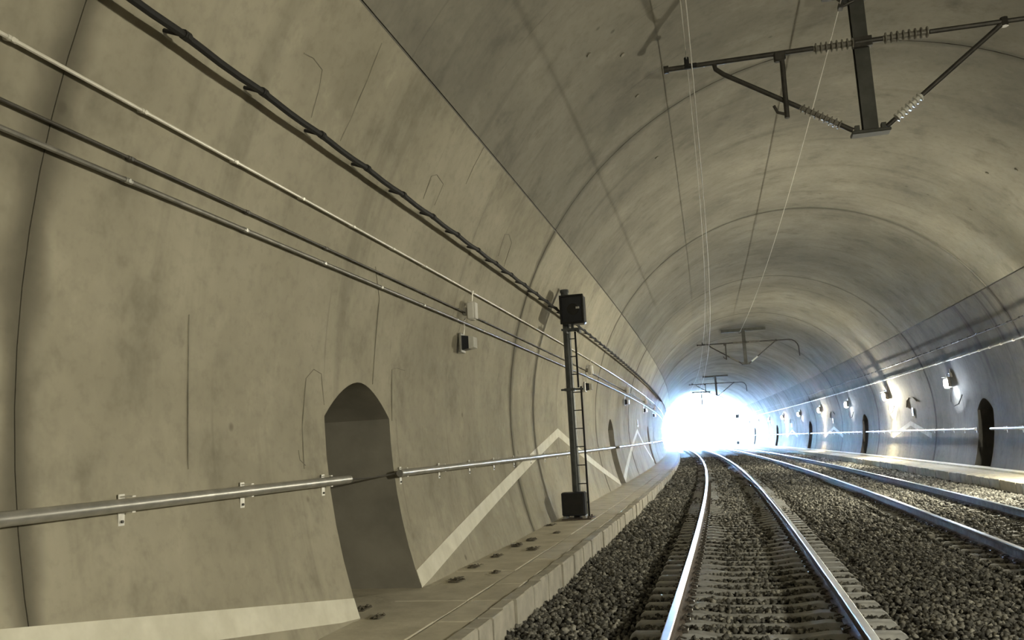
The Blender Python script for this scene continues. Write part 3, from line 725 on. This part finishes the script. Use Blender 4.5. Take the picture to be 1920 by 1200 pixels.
# ------------------------------------------------------------------ overhead line
C_U, C_Z = UT, 7.62
def support(s, label, bw=1.25, du=0.0):
    t = thing('catenary_support', s, C_U + du, C_Z, label, 'catenary support', 'drop posts under the vault')
    X = lambda u: u - C_U - du
    Z = lambda z: z - C_Z
    mb = MB()
    for y in (-0.07, 0.07): mb.box((0, y, Z(6.52)), (0.19, 0.018, 2.06))
    mb.box((0, 0, Z(6.52)), (0.014, 0.13, 2.06)); mb.build('drop_post', 'post', t)
    mb = MB(); mb.prism([(-bw, 0.075 - 0.09 * bw ** 2), (-bw, -0.19 * bw), (-0.22, -0.19 * bw), (-0.12, -0.20), (0.12, -0.20), (0.22, -0.19 * bw), (bw, -0.19 * bw), (bw, 0.075 - 0.09 * bw ** 2)], 'y', -0.16, 0.16); mb.build('mounting_beam', 'post', t)
    mb = MB(); mb.box((0, 0, Z(5.48)), (0.50, 0.20, 0.05), bev=0.01); mb.box((-0.17, 0, Z(5.53)), (0.06, 0.10, 0.12)); mb.box((0.17, 0, Z(5.53)), (0.06, 0.10, 0.12)); mb.build('shoe', 'post', t)
    zb = 6.74
    mb = MB(); mb.tube([(X(-0.56), -0.12, Z(zb + 0.02)), (X(1.45), -0.12, Z(zb + 0.01))], 0.036, 10); mb.tube([(X(-0.60), -0.12, Z(zb + 0.02)), (X(-0.53), -0.12, Z(zb + 0.02))], 0.055, 10); mb.build('bracket_tube', 'tube', t, True)
    mb = MB(); mb.ribbed((X(1.45), -0.12, Z(zb)), (X(2.0), -0.12, Z(zb)), 0.04, 0.075, 8); mb.build('insulator', 'insul', t, True)
    mb = MB(); mb.ribbed((X(2.35), -0.12, Z(zb)), (X(2.95), -0.12, Z(zb)), 0.04, 0.075, 8); mb.build('insulator', 'insul', t, True)
    mb = MB(); mb.tube([(X(2.0), -0.12, Z(zb)), (X(2.35), -0.12, Z(zb))], 0.036, 10); mb.box((0, -0.11, Z(zb)), (0.26, 0.07, 0.14)); mb.build('tube_clamp', 'tube', t)
    arc = [(X(2.95), -0.12, Z(zb)), (X(4.55), -0.12, Z(zb - 0.02))] + [(X(4.55 + 0.52 * math.sin(q)), -0.12, Z(zb - 0.54 + 0.52 * math.cos(q))) for q in (0.35, 0.7, 1.05, 1.4)] + [(X(5.08), -0.12, Z(5.75))]
    mb = MB(); mb.tube(arc, 0.034, 8); mb.build('bracket_tube', 'tube', t, True)
    # struts
    a, e = Vector((X(0.14), -0.12, Z(6.62))), Vector((X(1.86), -0.04, Z(5.53)))
    mb = MB(); mb.tube([(X(0.11), -0.12, Z(6.73)), (X(0.12), -0.12, Z(6.66)), a.lerp(e, 0.05), a.lerp(e, 0.62)], 0.034, 10); mb.tube([a.lerp(e, 0.90), e], 0.034, 10); mb.build('strut', 'tube', t, True)
    mb = MB(); mb.ribbed(a.lerp(e, 0.62), a.lerp(e, 0.92), 0.035, 0.062, 9); mb.build('insulator', 'insul', t, True)
    a, e = Vector((X(3.86), -0.12, Z(6.72))), Vector((X(2.30), -0.04, Z(5.53)))
    mb = MB(); mb.tube([a, a.lerp(e, 0.70)], 0.034, 10); mb.tube([a.lerp(e, 0.93), e], 0.034, 10); mb.tube([a + Vector((0.0, 0, 0.06)), a + Vector((0, 0, -0.06))], 0.05, 8); mb.build('strut', 'tube', t, True)
    mb = MB(); mb.ribbed(a.lerp(e, 0.70), a.lerp(e, 0.93), 0.035, 0.062, 7); mb.build('insulator', 'glassins', t, True)
    # registration drop and arm
    mb = MB(); mb.tube([(X(1.03), -0.12, Z(6.72)), (X(1.02), -0.12, Z(5.80))], 0.036, 10); mb.box((X(1.0), -0.12, Z(6.70)), (0.16, 0.10, 0.14), bev=0.02); mb.build('registration_drop', 'tube', t, True)
    mb = MB(); mb.tube([(X(1.0), -0.12, Z(5.86)), (X(0.90), -0.12, Z(5.90)), (X(0.86), -0.12, Z(6.0))], 0.022, 8)
    mb.build('registration_hook', 'tube', t, True)
    mb = MB(); mb.box((X(-0.27), -0.12, Z(6.82)), (0.07, 0.08, 0.16), bev=0.015); mb.box((X(-0.22), -0.12, Z(6.76)), (0.20, 0.07, 0.07), bev=0.015); mb.build('wire_clamp', 'black', t)
    mb = MB(); mb.tube([(X(1.88), -0.1, Z(7.30)), (X(2.05), -0.1, Z(7.36))], 0.02, 8); mb.box((X(1.87), -0.1, Z(7.30)), (0.06, 0.12, 0.06)); mb.build('wire_clamp', 'tube', t)
    return t
SUP = [12.12, 51.2, 90.0]
for s, lb in zip(SUP, ('large overhead line support hanging from the vault by a square post', 'second overhead line support down the tunnel with a curved arm end', 'third overhead line support close above the bright tunnel mouth')):
    support(s, lb, 0.42 if s < 20 else 1.25)
support(121.0, 'faint fourth overhead line support inside the bright mouth')
def wire(name, pts, r, label, cat='wire'):
    o = root(name, label, cat)
    out = []
    for (sa, ua, za), (sb, ub, zb) in zip(pts[:-1], pts[1:]):
        nn = 24 if len(pts) < 9 else 6
        for i in range(nn):
            t_ = i / nn; sg = -4 * 0.0 * t_ * (1 - t_)
            out.append(P(sa + (sb - sa) * t_, ua + (ub - ua) * t_, za + (zb - za) * t_ - 0.10 * 4 * t_ * (1 - t_) * ((sb - sa) / 39.0) ** 2))
    out.append(P(*pts[-1])); mb = MB(); mb.tube(out, r, 6); mb.build('strand', 'copper', o, True); return o
mw = [(-26, -0.2, 6.86), (12.0, -0.27, 6.86), (51.1, -0.25, 6.80), (89.9, -0.1, 6.80), (120.9, -0.1, 6.8)]
cw = [(-26, -0.1, 5.55), (12.0, -0.20, 5.55), (51.1, -0.18, 5.50), (89.9, 0.0, 5.50), (120.9, -0.2, 5.5)]
o1 = wire('messenger_wire', mw, 0.006, 'upper bright overhead wire clamped to the support tube tips')
o2 = wire('contact_wire', cw, 0.0065, 'lower bright overhead contact wire above the track by the mast')
def lerp_w(pts, s):
    for a, e in zip(pts[:-1], pts[1:]):
        if a[0] <= s <= e[0]:
            t_ = (s - a[0]) / (e[0] - a[0]); return a[1] + (e[1] - a[1]) * t_, a[2] + (e[2] - a[2]) * t_ - 0.4 * t_ * (1 - t_) * ((e[0] - a[0]) / 39) ** 2
for s in (18.5, 25, 31.5, 38, 44.5, 58, 66, 74, 82):
    ua, za = lerp_w(mw, s); ub, zb = lerp_w(cw, s)
    mb = MB(); mb.tube([P(s, ua, za), P(s, ub, zb)], 0.002, 5); mb.build('dropper', 'copper', o2)
wire('earth_wire', [(-26, 1.85, 7.30), (12.1, 1.86, 7.32), (51.1, 1.87, 7.30)], 0.008, 'single wire running under the crown to the second support')

# ------------------------------------------------------------------ debris on the walkway
def debris(s, u, label, sc):
    sc *= 0.7
    mb = MB(); mb.box((0, 0, 0.005), (0.14 * sc, 0.26 * sc, 0.010), bev=0.004)
    for k in range(18):
        a = random.uniform(0, 6.28); L = random.uniform(0.05, 0.16) * sc; y0, x0 = random.uniform(-.12, .12) * sc, random.uniform(-.06, .06) * sc
        p0 = (x0, y0, 0.012); p1 = (x0 + L * math.cos(a) * .6, y0 + L * math.sin(a), random.uniform(0.008, 0.022) * sc)
        mb.tube([p0, ((p0[0] + p1[0]) / 2, (p0[1] + p1[1]) / 2, p1[2] + .006), p1], [0.006 * sc, 0.008 * sc, 0.003 * sc], 5)
    o = mb.build('debris_clump', 'debris'); o.location = P(s, u, ZL); o.rotation_euler = (0, 0, th_at(s)); tag(o, label, 'debris', 'dark litter along the walkway')
for s, u, lb, sc in ((15.2, -3.3, 'dark litter clump at the foot of the signal mast', 1.2), (13.88, -2.94, 'small litter clump mid walkway just before the signal mast', 1.0), (12.95, -3.15, 'dark weed clump beside the wall, third back from the mast', 1.3),
                     (12.3, -3.22, 'dark litter strip against the wall below the ring joint', 1.3), (11.8, -2.88, 'flat dark weed clump in the middle of the walkway', 1.4), (11.15, -3.22, 'dark litter against the wall below the rising chevron', 1.2),
                     (10.2, -3.25, 'litter clump against the wall near the chevron foot', 1.1), (9.75, -2.85, 'small dark litter spot mid walkway past the niche', 0.8), (9.2, -3.15, 'spiky dead weed clump beside the niche edge', 1.3),
                     (7.6, -3.55, 'dark dirt clump on the floor inside the niche', 1.2), (7.25, -3.25, 'dirt clump at the near corner of the niche', 0.9)):
    debris(s, u, lb, sc)
